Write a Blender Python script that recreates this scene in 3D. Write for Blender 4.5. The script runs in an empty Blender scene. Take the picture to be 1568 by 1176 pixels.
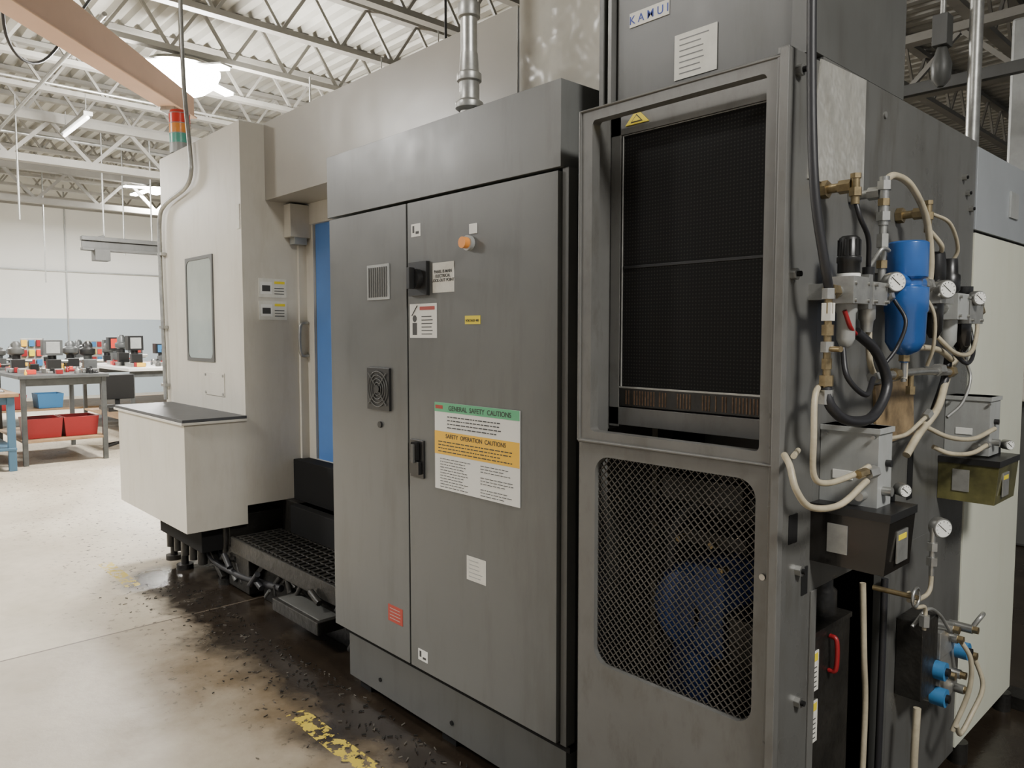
import bpy, math, random
from mathutils import Vector, Matrix
random.seed(4)
S=bpy.context.scene
COL=bpy.context.collection
# ---------------------------------------------------------------- materials
def mat(name,col,rough=.5,metal=0,var=0.0,vscale=6,bump=0,bscale=60,emit=0,coat=0,rvar=0,grime=0,spec=None,gscale=(3,3,.5),dirt=(.45,.40,.32)):
    m=bpy.data.materials.new(name);m.use_nodes=True
    nt=m.node_tree;N=nt.nodes;K=nt.links;b=N['Principled BSDF']
    b.inputs['Base Color'].default_value=(*col,1);b.inputs['Roughness'].default_value=rough
    b.inputs['Metallic'].default_value=metal
    if spec is not None: b.inputs['Specular IOR Level'].default_value=spec
    if coat: b.inputs['Coat Weight'].default_value=coat
    if emit:
        b.inputs['Emission Color'].default_value=(*col,1);b.inputs['Emission Strength'].default_value=emit
    tc=N.new('ShaderNodeTexCoord')
    def noise(sc,det=4,ro=.65,stretch=None):
        n=N.new('ShaderNodeTexNoise');n.inputs['Scale'].default_value=sc;n.inputs['Detail'].default_value=det;n.inputs['Roughness'].default_value=ro
        if stretch:
            mp=N.new('ShaderNodeMapping');mp.inputs['Scale'].default_value=stretch;K.new(tc.outputs['Object'],mp.inputs['Vector']);K.new(mp.outputs[0],n.inputs['Vector'])
        else: K.new(tc.outputs['Object'],n.inputs['Vector'])
        return n
    if var or rvar or grime:
        n=noise(vscale)
        src=None
        if var:
            r=N.new('ShaderNodeValToRGB')
            r.color_ramp.elements[0].position=.3;r.color_ramp.elements[1].position=.7
            r.color_ramp.elements[0].color=(*[max(0,c*(1-var)) for c in col],1)
            r.color_ramp.elements[1].color=(*[min(1,c*(1+var)) for c in col],1)
            K.new(n.outputs['Fac'],r.inputs['Fac']);src=r.outputs['Color'];K.new(src,b.inputs['Base Color'])
        if grime and src:
            g=noise(4,6,.7,gscale);q=N.new('ShaderNodeMapRange');q.inputs['From Min'].default_value=.50;q.inputs['From Max'].default_value=.74;q.inputs['To Max'].default_value=grime
            K.new(g.outputs['Fac'],q.inputs['Value']);mx=N.new('ShaderNodeMix');mx.data_type='RGBA';K.new(q.outputs['Result'],mx.inputs['Factor'])
            K.new(src,mx.inputs['A']);mx.inputs['B'].default_value=(col[0]*dirt[0],col[1]*dirt[1],col[2]*dirt[2],1);K.new(mx.outputs['Result'],b.inputs['Base Color'])
        if rvar:
            q=N.new('ShaderNodeMapRange');q.inputs['From Min'].default_value=.3;q.inputs['From Max'].default_value=.7
            q.inputs['To Min'].default_value=max(.03,rough-rvar);q.inputs['To Max'].default_value=min(1,rough+rvar)
            K.new(n.outputs['Fac'],q.inputs['Value']);K.new(q.outputs['Result'],b.inputs['Roughness'])
    if bump:
        n2=noise(bscale,2,.5)
        u=N.new('ShaderNodeBump');u.inputs['Strength'].default_value=bump;u.inputs['Distance'].default_value=.02
        K.new(n2.outputs['Fac'],u.inputs['Height']);K.new(u.outputs['Normal'],b.inputs['Normal'])
    return m
M={}
M['grey']=mat('grey_paint',(.118,.121,.115),.38,0,.09,2.2,.02,6,rvar=.08,grime=.32)
M['greyd']=mat('dark_grey_paint',(.078,.079,.074),.45,0,.10,3,.02,6,rvar=.06,grime=.35)
M['guard']=mat('guard_grey_paint',(.132,.131,.123),.40,.15,.10,5,rvar=.08,grime=.45,gscale=(5,5,2))
M['side']=mat('side_grey_paint',(.112,.112,.105),.32,.15,.10,3,.02,5,rvar=.08,grime=.55,gscale=(4,4,.8))
M['mesh']=mat('expanded_steel',(.085,.078,.068),.5,.3,.25,9)
M['cream']=mat('cream_paint',(.53,.505,.44),.42,0,.05,3,grime=.30,gscale=(2.5,2.5,.5),dirt=(.62,.56,.46))
M['beam']=mat('beige_paint',(.31,.295,.26),.28,0,.07,2,.3,2.2,grime=.2,gscale=(1,1,1),dirt=(.7,.66,.6))
M['wrap']=mat('plastic_wrap_panel',(.46,.44,.38),.20,0,.10,5,1.0,7)
M['creamw']=mat('white_cream_paint',(.62,.63,.52),.4,0,.04,2,grime=.15,dirt=(.7,.66,.5))
M['silver']=mat('silver_sheet',(.56,.55,.50),.28,.55,.15,14,.5,20,grime=.4,gscale=(8,8,3))
M['foil']=mat('foil_sheet',(.48,.51,.53),.33,.5,.05,4,.1,5)
M['black']=mat('black_plastic',(.012,.012,.012),.35)
M['dark']=mat('dark_interior',(.009,.009,.009),.85,spec=.2)
M['oil']=mat('oily_black_steel',(.014,.013,.011),.42,.1,.5,9,.2,30)
M['rubber']=mat('black_rubber',(.016,.016,.018),.45)
M['steel']=mat('steel',(.40,.40,.38),.35,.85,.2,20)
M['zinc']=mat('zinc_conduit',(.36,.36,.34),.4,.7,.2,20)
M['brass']=mat('brass',(.32,.25,.14),.35,.85,.3,40)
M['beigehose']=mat('beige_hose',(.38,.335,.24),.45,0,.2,20)
M['blue']=mat('blue_filter_paint',(.022,.10,.33),.3,.1,.12,9,coat=.4)
M['bluedoor']=mat('blue_door_panel',(.09,.22,.54),.35,0,.05,4)
M['bluesol']=mat('blue_coil',(.04,.17,.36),.4)
M['bluemot']=mat('blue_motor_paint',(.016,.045,.19),.5,0,.35,9)
M['white']=mat('white_label',(.70,.70,.66),.45)
M['paper']=mat('label_paper',(.60,.59,.53),.55,0,.08,30)
M['green']=mat('green_label',(.10,.40,.20),.45)
M['yellow']=mat('yellow_label',(.80,.46,.03),.45)
M['yellowg']=mat('yellow_tag',(.72,.58,.02),.45)
M['red']=mat('red_label',(.36,.04,.025),.45)
M['ink']=mat('ink',(.04,.04,.04),.6)
M['inkblue']=mat('blue_ink',(.03,.06,.30),.6)
M['orange']=mat('orange_lens',(.80,.30,.06),.3)
M['gbox']=mat('light_grey_box',(.33,.34,.33),.42,.15,.10,10,grime=.3)
M['tank']=mat('smoked_tank',(.010,.009,.008),.18,0,coat=.2)
M['amber']=mat('amber_oil_tank',(.09,.085,.03),.14,0,.6,8,coat=.5)
M['glass']=mat('machine_window',(.33,.37,.35),.12,0,.12,2,coat=.5)
M['copper']=mat('copper_fins',(.12,.075,.045),.45,.6,.5,60)
M['rust']=mat('stained_plate',(.24,.17,.09),.5,.2,.5,14)
M['jib']=mat('peach_paint',(.70,.46,.33),.45,0,.05,3)
M['lampem']=mat('led_emitter',(1,.98,.94),.5,emit=80)
M['tube']=mat('fluorescent_tube',(1,.98,.94),.5,emit=9)
M['joist']=mat('joist_paint',(.25,.24,.215),.6,0,.1,3)
M['deck']=mat('deck_paint',(.40,.39,.35),.6,0,.10,1)
M['wood']=mat('wood_top',(.30,.19,.10),.5,0,.25,9)
M['tablegrey']=mat('table_steel',(.10,.105,.105),.4,.4,.25,6)
M['tableblue']=mat('blue_bench_paint',(.06,.13,.20),.5)
M['redbin']=mat('red_bin',(.25,.010,.013),.4)
M['redl']=mat('red_lens',(.70,.05,.03),.3)
M['greenl']=mat('green_lens',(.10,.38,.30),.3)
M['darktop']=mat('rubber_mat',(.048,.050,.053),.55,0,.15,10)
M['chips']=mat('metal_chips',(.22,.20,.17),.4,.7,.4,40)
def screen_mat():
    m=bpy.data.materials.new('perforated_filter_screen');m.use_nodes=True
    nt=m.node_tree;N=nt.nodes;K=nt.links;b=N['Principled BSDF'];b.inputs['Roughness'].default_value=.7;b.inputs['Specular IOR Level'].default_value=.15
    tc=N.new('ShaderNodeTexCoord');sp=N.new('ShaderNodeSeparateXYZ');K.new(tc.outputs['Object'],sp.inputs[0])
    def sn(o):
        a=N.new('ShaderNodeMath');a.operation='MULTIPLY';a.inputs[1].default_value=2*math.pi/.0090;K.new(sp.outputs[o],a.inputs[0])
        s=N.new('ShaderNodeMath');s.operation='SINE';K.new(a.outputs[0],s.inputs[0]);return s
    x=sn('X');z=sn('Z');mu=N.new('ShaderNodeMath');mu.operation='ADD';K.new(x.outputs[0],mu.inputs[0]);K.new(z.outputs[0],mu.inputs[1])
    r=N.new('ShaderNodeMapRange');r.inputs['From Min'].default_value=.6;r.inputs['From Max'].default_value=1.7;K.new(mu.outputs[0],r.inputs['Value'])
    cr=N.new('ShaderNodeMix');cr.data_type='RGBA';cr.inputs['A'].default_value=(.007,.007,.007,1);cr.inputs['B'].default_value=(.022,.021,.019,1)
    K.new(r.outputs['Result'],cr.inputs['Factor']);K.new(cr.outputs['Result'],b.inputs['Base Color'])
    return m
M['screen']=screen_mat()
def floor_mat():
    m=bpy.data.materials.new('sealed_concrete');m.use_nodes=True
    nt=m.node_tree;N=nt.nodes;K=nt.links;b=N['Principled BSDF']
    tc=N.new('ShaderNodeTexCoord');sp=N.new('ShaderNodeSeparateXYZ');K.new(tc.outputs['Object'],sp.inputs[0])
    def noise(sc,det=5,ro=.6):
        n=N.new('ShaderNodeTexNoise');n.inputs['Scale'].default_value=sc;n.inputs['Detail'].default_value=det;n.inputs['Roughness'].default_value=ro
        K.new(tc.outputs['Object'],n.inputs['Vector']);return n.outputs['Fac']
    def math_(op,a,c=None):
        n=N.new('ShaderNodeMath');n.operation=op
        for i,v in enumerate((a,c)):
            if v is None: continue
            if isinstance(v,(int,float)): n.inputs[i].default_value=v
            else: K.new(v,n.inputs[i])
        return n.outputs[0]
    def mr(v,a,c,lo=0,hi=1):
        n=N.new('ShaderNodeMapRange');n.inputs['From Min'].default_value=a;n.inputs['From Max'].default_value=c
        n.inputs['To Min'].default_value=lo;n.inputs['To Max'].default_value=hi;K.new(v,n.inputs['Value']);return n.outputs['Result']
    def mix(f,a,c):
        n=N.new('ShaderNodeMix');n.data_type='RGBA';K.new(f,n.inputs['Factor'])
        for k,v in (('A',a),('B',c)):
            if isinstance(v,tuple): n.inputs[k].default_value=(*v,1)
            else: K.new(v,n.inputs[k])
        return n.outputs['Result']
    base=mix(mr(noise(1.3),.3,.7),(.39,.34,.26),(.55,.485,.38))
    base=mix(mr(noise(14),.45,.75,0,.35),base,(.30,.26,.19))
    X=sp.outputs['X'];Y=sp.outputs['Y']
    n1=noise(3.5);n2=noise(1.6)
    # greyer slab nearest the machine, with light falloff painted into its colour
    near=math_('GREATER_THAN',X,-3.93)
    base=mix(math_('MULTIPLY',near,.40),base,(.20,.17,.13))
    # brown coolant staining
    nn=math_('MULTIPLY',math_('SUBTRACT',n2,.5),1.3)
    yb=math_('ADD',Y,nn)
    br=math_('MULTIPLY',mr(yb,.70,1.25),mr(X,-4.3,-3.3))
    br=math_('MULTIPLY',br,mr(noise(5),.25,.6,.55,.95))
    base=mix(br,base,(.115,.080,.042))
    # black oil
    edge=math_('ADD',Y,math_('MULTIPLY',math_('SUBTRACT',n1,.5),.55))
    st=mr(edge,1.22,1.40)
    xr=mr(math_('ADD',X,math_('MULTIPLY',math_('SUBTRACT',n1,.5),.5)),-5.0,-4.75)
    st=math_('MULTIPLY',st,xr)
    stn=math_('MULTIPLY',st,mr(noise(5),.2,.5,.86,1))
    base=mix(stn,base,(.018,.013,.009))
    sp2=math_('MULTIPLY',mr(noise(28,3),.61,.66),mr(yb,.9,1.3))
    base=mix(sp2,base,(.018,.013,.009))
    d=math_('ABSOLUTE',math_('SUBTRACT',Y,1.30));line=math_('LESS_THAN',d,.04)
    r1=math_('LESS_THAN',math_('ABSOLUTE',math_('ADD',X,4.9)),.30)
    r2=math_('LESS_THAN',math_('ABSOLUTE',math_('ADD',X,2.3)),.32)
    worn=math_('GREATER_THAN',noise(26),.50)
    ym=math_('MULTIPLY',math_('MULTIPLY',line,math_('ADD',r1,r2)),worn)
    base=mix(ym,base,(.50,.38,.05))
    j=math_('LESS_THAN',math_('ABSOLUTE',math_('ADD',X,3.93)),.006)
    base=mix(j,base,(.10,.08,.06))
    K.new(base,b.inputs['Base Color'])
    rr=N.new('ShaderNodeMath');rr.operation='SUBTRACT';K.new(mr(noise(2.5),.3,.7,.32,.5),rr.inputs[0]);K.new(math_('MULTIPLY',st,.16),rr.inputs[1])
    K.new(rr.outputs[0],b.inputs['Roughness'])
    bu=N.new('ShaderNodeBump');bu.inputs['Strength'].default_value=.15;bu.inputs['Distance'].default_value=.01
    K.new(noise(20),bu.inputs['Height']);K.new(bu.outputs['Normal'],b.inputs['Normal'])
    return m
M['floor']=floor_mat()
def wall_mat():
    m=bpy.data.materials.new('painted_block_wall');m.use_nodes=True
    nt=m.node_tree;N=nt.nodes;K=nt.links;b=N['Principled BSDF'];b.inputs['Roughness'].default_value=.7
    tc=N.new('ShaderNodeTexCoord');sp=N.new('ShaderNodeSeparateXYZ');K.new(tc.outputs['Object'],sp.inputs[0])
    lt=N.new('ShaderNodeMath');lt.operation='LESS_THAN';lt.inputs[1].default_value=1.82;K.new(sp.outputs['Z'],lt.inputs[0])
    mx=N.new('ShaderNodeMix');mx.data_type='RGBA';K.new(lt.outputs[0],mx.inputs['Factor'])
    mx.inputs['A'].default_value=(.78,.78,.74,1);mx.inputs['B'].default_value=(.36,.42,.46,1)
    K.new(mx.outputs['Result'],b.inputs['Base Color'])
    return m
M['wall']=wall_mat()
# ---------------------------------------------------------------- builder
class Bd:
    def __init__(s,name):
        s.n=name;s.v=[];s.f=[];s.mi=[];s.sm=[];s.mats=[]
    def m(s,k):
        if k not in s.mats:s.mats.append(k)
        return s.mats.index(k)
    def add(s,vs,fs,k,sm=False):
        o=len(s.v);s.v+= [tuple(v) for v in vs];i=s.m(k)
        for f in fs:
            s.f.append([a+o for a in f]);s.mi.append(i);s.sm.append(sm)
        return s
    def box(s,x0,x1,y0,y1,z0,z1,k):
        vs=[(x,y,z) for z in(z0,z1) for y in(y0,y1) for x in(x0,x1)]
        return s.add(vs,[(0,2,3,1),(4,5,7,6),(0,1,5,4),(2,6,7,3),(0,4,6,2),(1,3,7,5)],k)
    def prism(s,pts,axis,a0,a1,k):
        def P(u,v,a):
            return {'x':(a,u,v),'y':(u,a,v),'z':(u,v,a)}[axis]
        n=len(pts);vs=[P(u,v,a0) for u,v in pts]+[P(u,v,a1) for u,v in pts]
        fs=[tuple(range(n))[::-1],tuple(range(n,2*n))]+[(i,(i+1)%n,n+(i+1)%n,n+i) for i in range(n)]
        return s.add(vs,fs,k)
    def cyl(s,p0,p1,r0,k,r1=None,n=20,caps=True):
        p0=Vector(p0);p1=Vector(p1);r1=r0 if r1 is None else r1
        d=(p1-p0).normalized();a=d.orthogonal().normalized();b=d.cross(a)
        vs=[]
        for p,r in((p0,r0),(p1,r1)):
            vs+=[p+(a*math.cos(t)+b*math.sin(t))*r for t in[2*math.pi*i/n for i in range(n)]]
        s.add(vs,[(i,(i+1)%n,n+(i+1)%n,n+i) for i in range(n)],k,n>6)
        if caps:
            s.add(vs,[tuple(range(n))[::-1],tuple(range(n,2*n))],k)
        return s
    def lathe(s,p,d,prof,k,n=24):
        p=Vector(p);d=Vector(d).normalized();a=d.orthogonal().normalized();b=d.cross(a);vs=[];m_=len(prof)
        for t,r in prof:
            vs+=[p+d*t+(a*math.cos(q)+b*math.sin(q))*r for q in[2*math.pi*i/n for i in range(n)]]
        fs=[(j*n+i,j*n+(i+1)%n,(j+1)*n+(i+1)%n,(j+1)*n+i) for j in range(m_-1) for i in range(n)]
        s.add(vs,fs,k,True);s.add(vs,[tuple(range(n))[::-1],tuple(range((m_-1)*n,m_*n))],k)
        return s
    def tube(s,pts,r,k,n=10,sub=8,smooth=True):
        P=[Vector(p) for p in pts]
        if smooth and len(P)>2:
            Q=[]
            E=[P[0]*2-P[1]]+P+[P[-1]*2-P[-2]]
            for i in range(1,len(E)-2):
                for j in range(sub):
                    t=j/sub;a,b,c,d=E[i-1],E[i],E[i+1],E[i+2]
                    Q.append(.5*((2*b)+(c-a)*t+(2*a-5*b+4*c-d)*t*t+(-a+3*b-3*c+d)*t**3))
            Q.append(P[-1]);P=Q
        m_=len(P);vs=[];a=None
        for i,p in enumerate(P):
            d=(P[min(i+1,m_-1)]-P[max(i-1,0)]).normalized()
            if a is None:a=d.orthogonal().normalized()
            else:a=(a-d*a.dot(d)).normalized()
            b=d.cross(a)
            vs+=[p+(a*math.cos(q)+b*math.sin(q))*r for q in[2*math.pi*j/n for j in range(n)]]
        fs=[(j*n+i,j*n+(i+1)%n,(j+1)*n+(i+1)%n,(j+1)*n+i) for j in range(m_-1) for i in range(n)]
        s.add(vs,fs,k,True);s.add(vs,[tuple(range(n))[::-1],tuple(range((m_-1)*n,m_*n))],k)
        return s
    def bar(s,p0,p1,w,k,h=None):
        p0=Vector(p0);p1=Vector(p1);h=w if h is None else h
        d=(p1-p0).normalized();a=d.cross(Vector((0,0,1)))
        if a.length<1e-3:a=Vector((1,0,0))
        a.normalize();b=d.cross(a).normalized()
        vs=[p+a*u*w/2+b*v*h/2 for p in(p0,p1) for u,v in((-1,-1),(1,-1),(1,1),(-1,1))]
        return s.add(vs,[(3,2,1,0),(4,5,6,7),(0,1,5,4),(1,2,6,5),(2,3,7,6),(3,0,4,7)],k)
    def holeplate(s,x0,x1,z0,z1,hx0,hx1,hz0,hz1,r,y0,y1,k,n=8):
        oc=[(x0,z0),(x1,z0),(x1,z1),(x0,z1)]
        cc=[(hx0+r,hz0+r,180),(hx1-r,hz0+r,270),(hx1-r,hz1-r,0),(hx0+r,hz1-r,90)]
        arcs=[]
        for cx,cz,a in cc:
            arcs.append([(cx+r*math.cos(math.radians(a+90*i/n)),cz+r*math.sin(math.radians(a+90*i/n))) for i in range(n+1)])
        for y,fl in((y0,False),(y1,True)):
            vs=[];fs=[]
            for c_ in range(4):
                vs+= [oc[c_]]+arcs[c_]
            st=n+2
            for c_ in range(4):
                o=c_*st;o2=((c_+1)%4)*st
                for i in range(n): fs.append((o,o+2+i,o+1+i))
                fs.append((o,o2,o2+1,o+n+1))
            if fl: fs=[f[::-1] for f in fs]
            s.add([(u,y,w) for u,w in vs],fs,k)
        loop=[p for a in arcs for p in a];L=len(loop)
        s.add([(u,y0,w) for u,w in loop]+[(u,y1,w) for u,w in loop],[(i,(i+1)%L,L+(i+1)%L,L+i)[::-1] for i in range(L)],k,True)
        s.add([(u,y0,w) for u,w in oc]+[(u,y1,w) for u,w in oc],[(i,(i+1)%4,4+(i+1)%4,4+i) for i in range(4)],k)
        return s
    def done(s,bevel=0,seg=2,parent=None):
        me=bpy.data.meshes.new(s.n);me.from_pydata(s.v,[],s.f);me.update()
        for k in s.mats:me.materials.append(M[k])
        me.polygons.foreach_set('material_index',s.mi);me.polygons.foreach_set('use_smooth',s.sm)
        o=bpy.data.objects.new(s.n,me);COL.objects.link(o)
        if bevel:
            b=o.modifiers.new('bevel','BEVEL');b.width=bevel;b.segments=seg;b.limit_method='ANGLE';b.angle_limit=math.radians(50)
        if parent:o.parent=parent
        return o
def text(name,body,x,y,z,size,k,parent,align='LEFT',bold=.010):
    cu=bpy.data.curves.new(name,'FONT');cu.body=body;cu.size=size;cu.extrude=.0003;cu.align_x=align;cu.offset=size*bold
    cu.materials.append(M[k]);o=bpy.data.objects.new(name,cu);COL.objects.link(o)
    o.location=(x,y,z);o.rotation_euler=(math.pi/2,0,0);o.parent=parent
    return o
# ---------------------------------------------------------------- room
Bd('floor').box(-20.2,9,-7,26,-.2,0,'floor').done()
Bd('wall_left').box(-20.2,-20,-7,26,0,5.3,'wall').done()
t=Bd('trim_1')
for y in(-2,2.2,4.4,7.5,10.5): t.box(-19.99,-19.97,y,y+.03,0,4.9,'gbox')
t.box(-19.99,-19.94,-7,26,4.35,4.5,'joist').box(-19.99,-19.95,-7,26,2.9,2.93,'gbox');t.done()
Bd('wall_back').box(-20.2,9,26,26.2,0,5.3,'wall').done()
c=Bd('ceiling')
y=-7.0
while y<26:
    p=[(y,5.0),(y+.09,5.0),(y+.115,5.07),(y+.175,5.07),(y+.20,5.0)]
    vs=[]
    for u,z in p: vs+=[(-20.2,u,z),(9,u,z)]
    c.add(vs,[(2*i,2*i+1,2*i+3,2*i+2) for i in range(4)],'deck')
    y+=.20
c.box(-20.2,9,-7,26,5.12,5.2,'deck')
c.done()
j=Bd('roof_joists')
x=-19.2
while x<8:
    for zz in(4.96,4.45):
        j.box(x-.05,x+.05,-7,26,zz-.028,zz+.028,'joist')
    y=-7;up=True
    while y<26:
        a=(x,y,4.46 if up else 4.95);b=(x,y+.33,4.95 if up else 4.46);j.bar(a,b,.03,'joist');up=not up;y+=.33
    x+=1.2
j.done()
g=Bd('roof_girder')
for yy in(8.2,17):
    for zz in(4.38,3.85): g.box(-20,9,yy-.07,yy+.07,zz-.04,zz+.04,'joist')
    x=-20;up=True
    while x<9:
        g.bar((x,yy,3.87 if up else 4.36),(x+.5,yy,4.36 if up else 3.87),.045,'joist');up=not up;x+=.5
g.done()
for xx in(-15.5,-11.9):
    g=Bd('roof_girder')
    for zz in(4.36,3.80): g.box(xx-.07,xx+.07,-7,26,zz-.05,zz+.05,'joist')
    y=-7;up=True
    while y<26:
        g.bar((xx,y,3.82 if up else 4.34),(xx,y+.5,4.34 if up else 3.82),.05,'joist');up=not up;y+=.5
    g.done()
cp=Bd('ceiling_conduits')
cp.tube([(-20,1.9,4.1),(-7,1.9,4.1)],.02,'zinc',smooth=False).tube([(-12.5,-5,4.25),(-12.5,20,4.25)],.025,'zinc',smooth=False)
cp.tube([(-10,-5,4.3),(-10,20,4.3)],.015,'zinc',smooth=False)
for a,b,z0 in((-11.3,2.0,2.9),(-13,3.7,2.7),(-12.0,3.15,2.85),(-12.0,3.8,2.85),(-8.2,4.4,3.6),(-16,3.2,2.4)):
    cp.tube([(a,b,4.45),(a,b,z0)],.012,'zinc',n=6,smooth=False)
cp.tube([(-6.4,5.0,4.4),(-6.35,5.0,4.1),(-6.1,5.0,3.95),(-5.8,5.05,4.1),(-5.75,5.1,4.4)],.015,'rubber')
cp.tube([(-7.4,1.9,4.35),(-7.3,1.5,3.7),(-7.0,1.2,3.75),(-6.6,1.15,4.45)],.012,'rubber')
cp.tube([(-5.5,4.3,4.9),(-5.5,4.3,3.4)],.012,'rubber',smooth=False)
cp.done()
bp=Bd('hanging_service_pipe')
bp.tube([(-1.128,3.9,4.9),(-1.128,3.9,2.0)],.028,'zinc',smooth=False)
bp.tube([(-1.267,3.9,4.9),(-1.267,3.9,2.9)],.012,'zinc',smooth=False)
bp.box(-1.30,-1.235,3.86,3.94,2.78,2.92,'greyd').lathe((-1.267,3.9,2.60),(0,0,1),[(0,.015),(.03,.04),(.10,.045),(.18,.02)],'greyd')
bp.bar((-2.4,3.9,3.3),(1.5,3.9,3.3),.05,'greyd',.10).bar((-2.2,5.2,3.0),(1.5,5.2,3.0),.05,'greyd',.07)
bp.tube([(-1.8,4.3,4.9),(-1.78,4.3,2.6),(-1.6,4.3,2.3)],.012,'rubber')
bp.done(.003)
bb=Bd('far_machine_tool')
bb.box(-1.62,.4,6.0,7.2,0,2.5,'greyd').box(-1.55,.2,6.1,7.1,2.5,3.6,'gbox').box(-1.2,0,5.97,6.02,.8,1.9,'glass').box(-1.6,-1.3,5.9,6.0,1.0,1.7,'cream')
bb.done(.02)
# ---------------------------------------------------------------- electrical cabinet
e=Bd('electrical_cabinet')
e.box(-2.745,-1.455,1.575,1.93,.245,1.90,'greyd')
e.box(-2.763,-1.468,1.55,1.945,1.918,2.158,'grey')
e.box(-2.748,-2.216,1.55,1.574,.250,1.908,'grey')
e.box(-2.206,-1.478,1.55,1.574,.250,1.908,'grey')
e.box(-2.216,-2.206,1.566,1.575,.25,1.9,'dark')
e.box(-1.472,-1.448,1.562,1.60,.245,1.915,'greyd')
e.box(-1.440,-1.425,1.60,1.93,.1,1.93,'greyd')
e.box(-2.68,-1.46,1.575,1.93,.045,.243,'greyd')
e.box(-2.70,-1.44,1.57,1.93,.225,.243,'dark')
for x in(-2.6,-2.05,-1.55): e.box(x-.04,x+.04,1.60,1.72,0,.045,'dark')
for x in(-2.45,-2.0,-1.6): e.cyl((x,1.576,.10),(x,1.57,.10),.008,'dark')
e.box(-2.467,-2.321,1.546,1.551,1.578,1.708,'gbox')
for i in range(9):
    x=-2.455+i*.0145;e.box(x,x+.006,1.543,1.547,1.588,1.698,'greyd')
e.box(-2.467,-2.318,1.540,1.551,1.168,1.326,'black')
fc=(-2.392,1.53,1.247)
for r in(.066,.052,.038,.024):
    pts=[(fc[0]+r*math.cos(a),1.537,fc[2]+r*math.sin(a)) for a in[2*math.pi*i/28 for i in range(29)]]
    e.tube(pts,.0018,'greyd',n=6,smooth=False)
e.cyl((fc[0],1.54,fc[2]),(fc[0],1.533,fc[2]),.016,'black')
for a in(45,135,225,315):
    q=math.radians(a);e.bar((fc[0]+.015*math.cos(q),1.536,fc[2]+.015*math.sin(q)),(fc[0]+.085*math.cos(q),1.536,fc[2]+.085*math.sin(q)),.003,'greyd')
e.cyl((-2.39,1.552,1.113),(-2.39,1.543,1.113),.012,'black')
e.cyl((-1.863,1.552,1.740),(-1.863,1.535,1.740),.024,'gbox').cyl((-1.863,1.535,1.740),(-1.863,1.515,1.740),.018,'orange')
e.box(-1.865,-1.828,1.547,1.551,1.768,1.80,'white')
e.box(-2.184,-2.079,1.535,1.551,1.583,1.699,'black');e.cyl((-2.13,1.536,1.64),(-2.13,1.515,1.64),.035,'black')
e.box(-2.139,-2.121,1.495,1.518,1.605,1.678,'black');e.box(-2.175,-2.16,1.533,1.536,1.65,1.66,'white')
e.box(-2.192,-2.113,1.543,1.551,.947,1.080,'black');e.box(-2.180,-2.125,1.530,1.545,.960,1.005,'black');e.box(-2.170,-2.135,1.530,1.541,1.01,1.072,'dark')
e.box(-2.158,-2.147,1.522,1.545,1.0,1.066,'greyd')
cab=e.done(.0035)
def label(n,x0,x1,z0,z1,k,y=1.5485,lines=0,lk='ink',icon=None,par=None):
    s=Bd(n);s.box(x0,x1,y,y+.0016,z0,z1,k)
    if lines:
        hh=(z1-z0)/(lines+1)
        for i in range(lines):
            zc=z1-hh*(i+1);s.box(x0+(x1-x0)*.12,x1-(x1-x0)*random.uniform(.1,.4),y-.0004,y,zc-hh*.10,zc+hh*.10,lk)
    if icon=='blk': s.box(x0+.008,x0+(x1-x0)*.35,y-.0004,y,z0+(z1-z0)*.3,z0+(z1-z0)*.85,'ink').box(x0+(x1-x0)*.5,x1-.008,y-.0004,y,z0+(z1-z0)*.2,z0+(z1-z0)*.4,'ink')
    return s.done(parent=par)
label('label_small_top',-2.182,-2.129,1.788,1.832,'white',icon='blk',par=cab)
label('label_lockout',-2.060,-1.945,1.590,1.690,'paper',par=cab)
text('text_lockout','PANEL IS MAIN\nELECTRICAL\nLOCK-OUT POINT',-2.003,1.5478,1.655,.0145,'ink',cab,align='CENTER')
label('label_danger',-2.194,-2.040,1.438,1.556,'white',par=cab)
s=Bd('label_danger_print');s.box(-2.135,-2.05,1.5478,1.5484,1.534,1.546,'red').cyl((-2.165,1.5484,1.505),(-2.165,1.5478,1.505),.012,'ink').box(-2.178,-2.152,1.5478,1.5484,1.448,1.49,'ink').bar((-2.18,1.548,1.515),(-2.148,1.548,1.55),.006,'ink',.0006)
for i in range(6): s.box(-2.125,-2.06-random.random()*.02,1.5478,1.5484,1.45+i*.012,1.453+i*.012,'ink')
s.done(parent=cab)
label('label_yellow',-1.889,-1.814,1.483,1.510,'yellowg',par=cab)
text('text_yellow','VOLTAGE 480',-1.852,1.5478,1.491,.0105,'ink',cab,align='CENTER')
label('label_blank',-1.885,-1.790,.645,.725,'paper',lines=5,lk='gbox',par=cab)
label('label_red',-2.352,-2.258,.375,.438,'red',lines=4,lk='gbox',par=cab)
label('label_small_low',-2.161,-2.106,.285,.325,'white',icon='blk',par=cab)
s=Bd('safety_caution_sign');X0,X1=-2.050,-1.629;y=1.546
s.box(X0,X1,y,y+.003,.926,1.221,'white').box(X0,X1,y-.0006,y,1.190,1.221,'green').box(X0,X1,y-.0006,y,1.046,1.124,'yellow')
s.box(X0+.005,X0+.045,y-.001,y-.0005,1.200,1.212,'red')
def para(x0,x1,zc,t_=.0022,k='ink'):
    x=x0
    while x<x1-.006:
        w_=min(random.uniform(.006,.024),x1-x);s.box(x,x+w_,y-.0012,y-.0005,zc-t_/2,zc+t_/2,k);x+=w_+.0045
for i in range(4): para(X0+.07,X1-.05-random.random()*.06,1.139+i*.012,.0032)
for i in range(4): para(X0+.02,X1-.03-random.random()*.06,1.056+i*.011,.0032)
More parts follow.
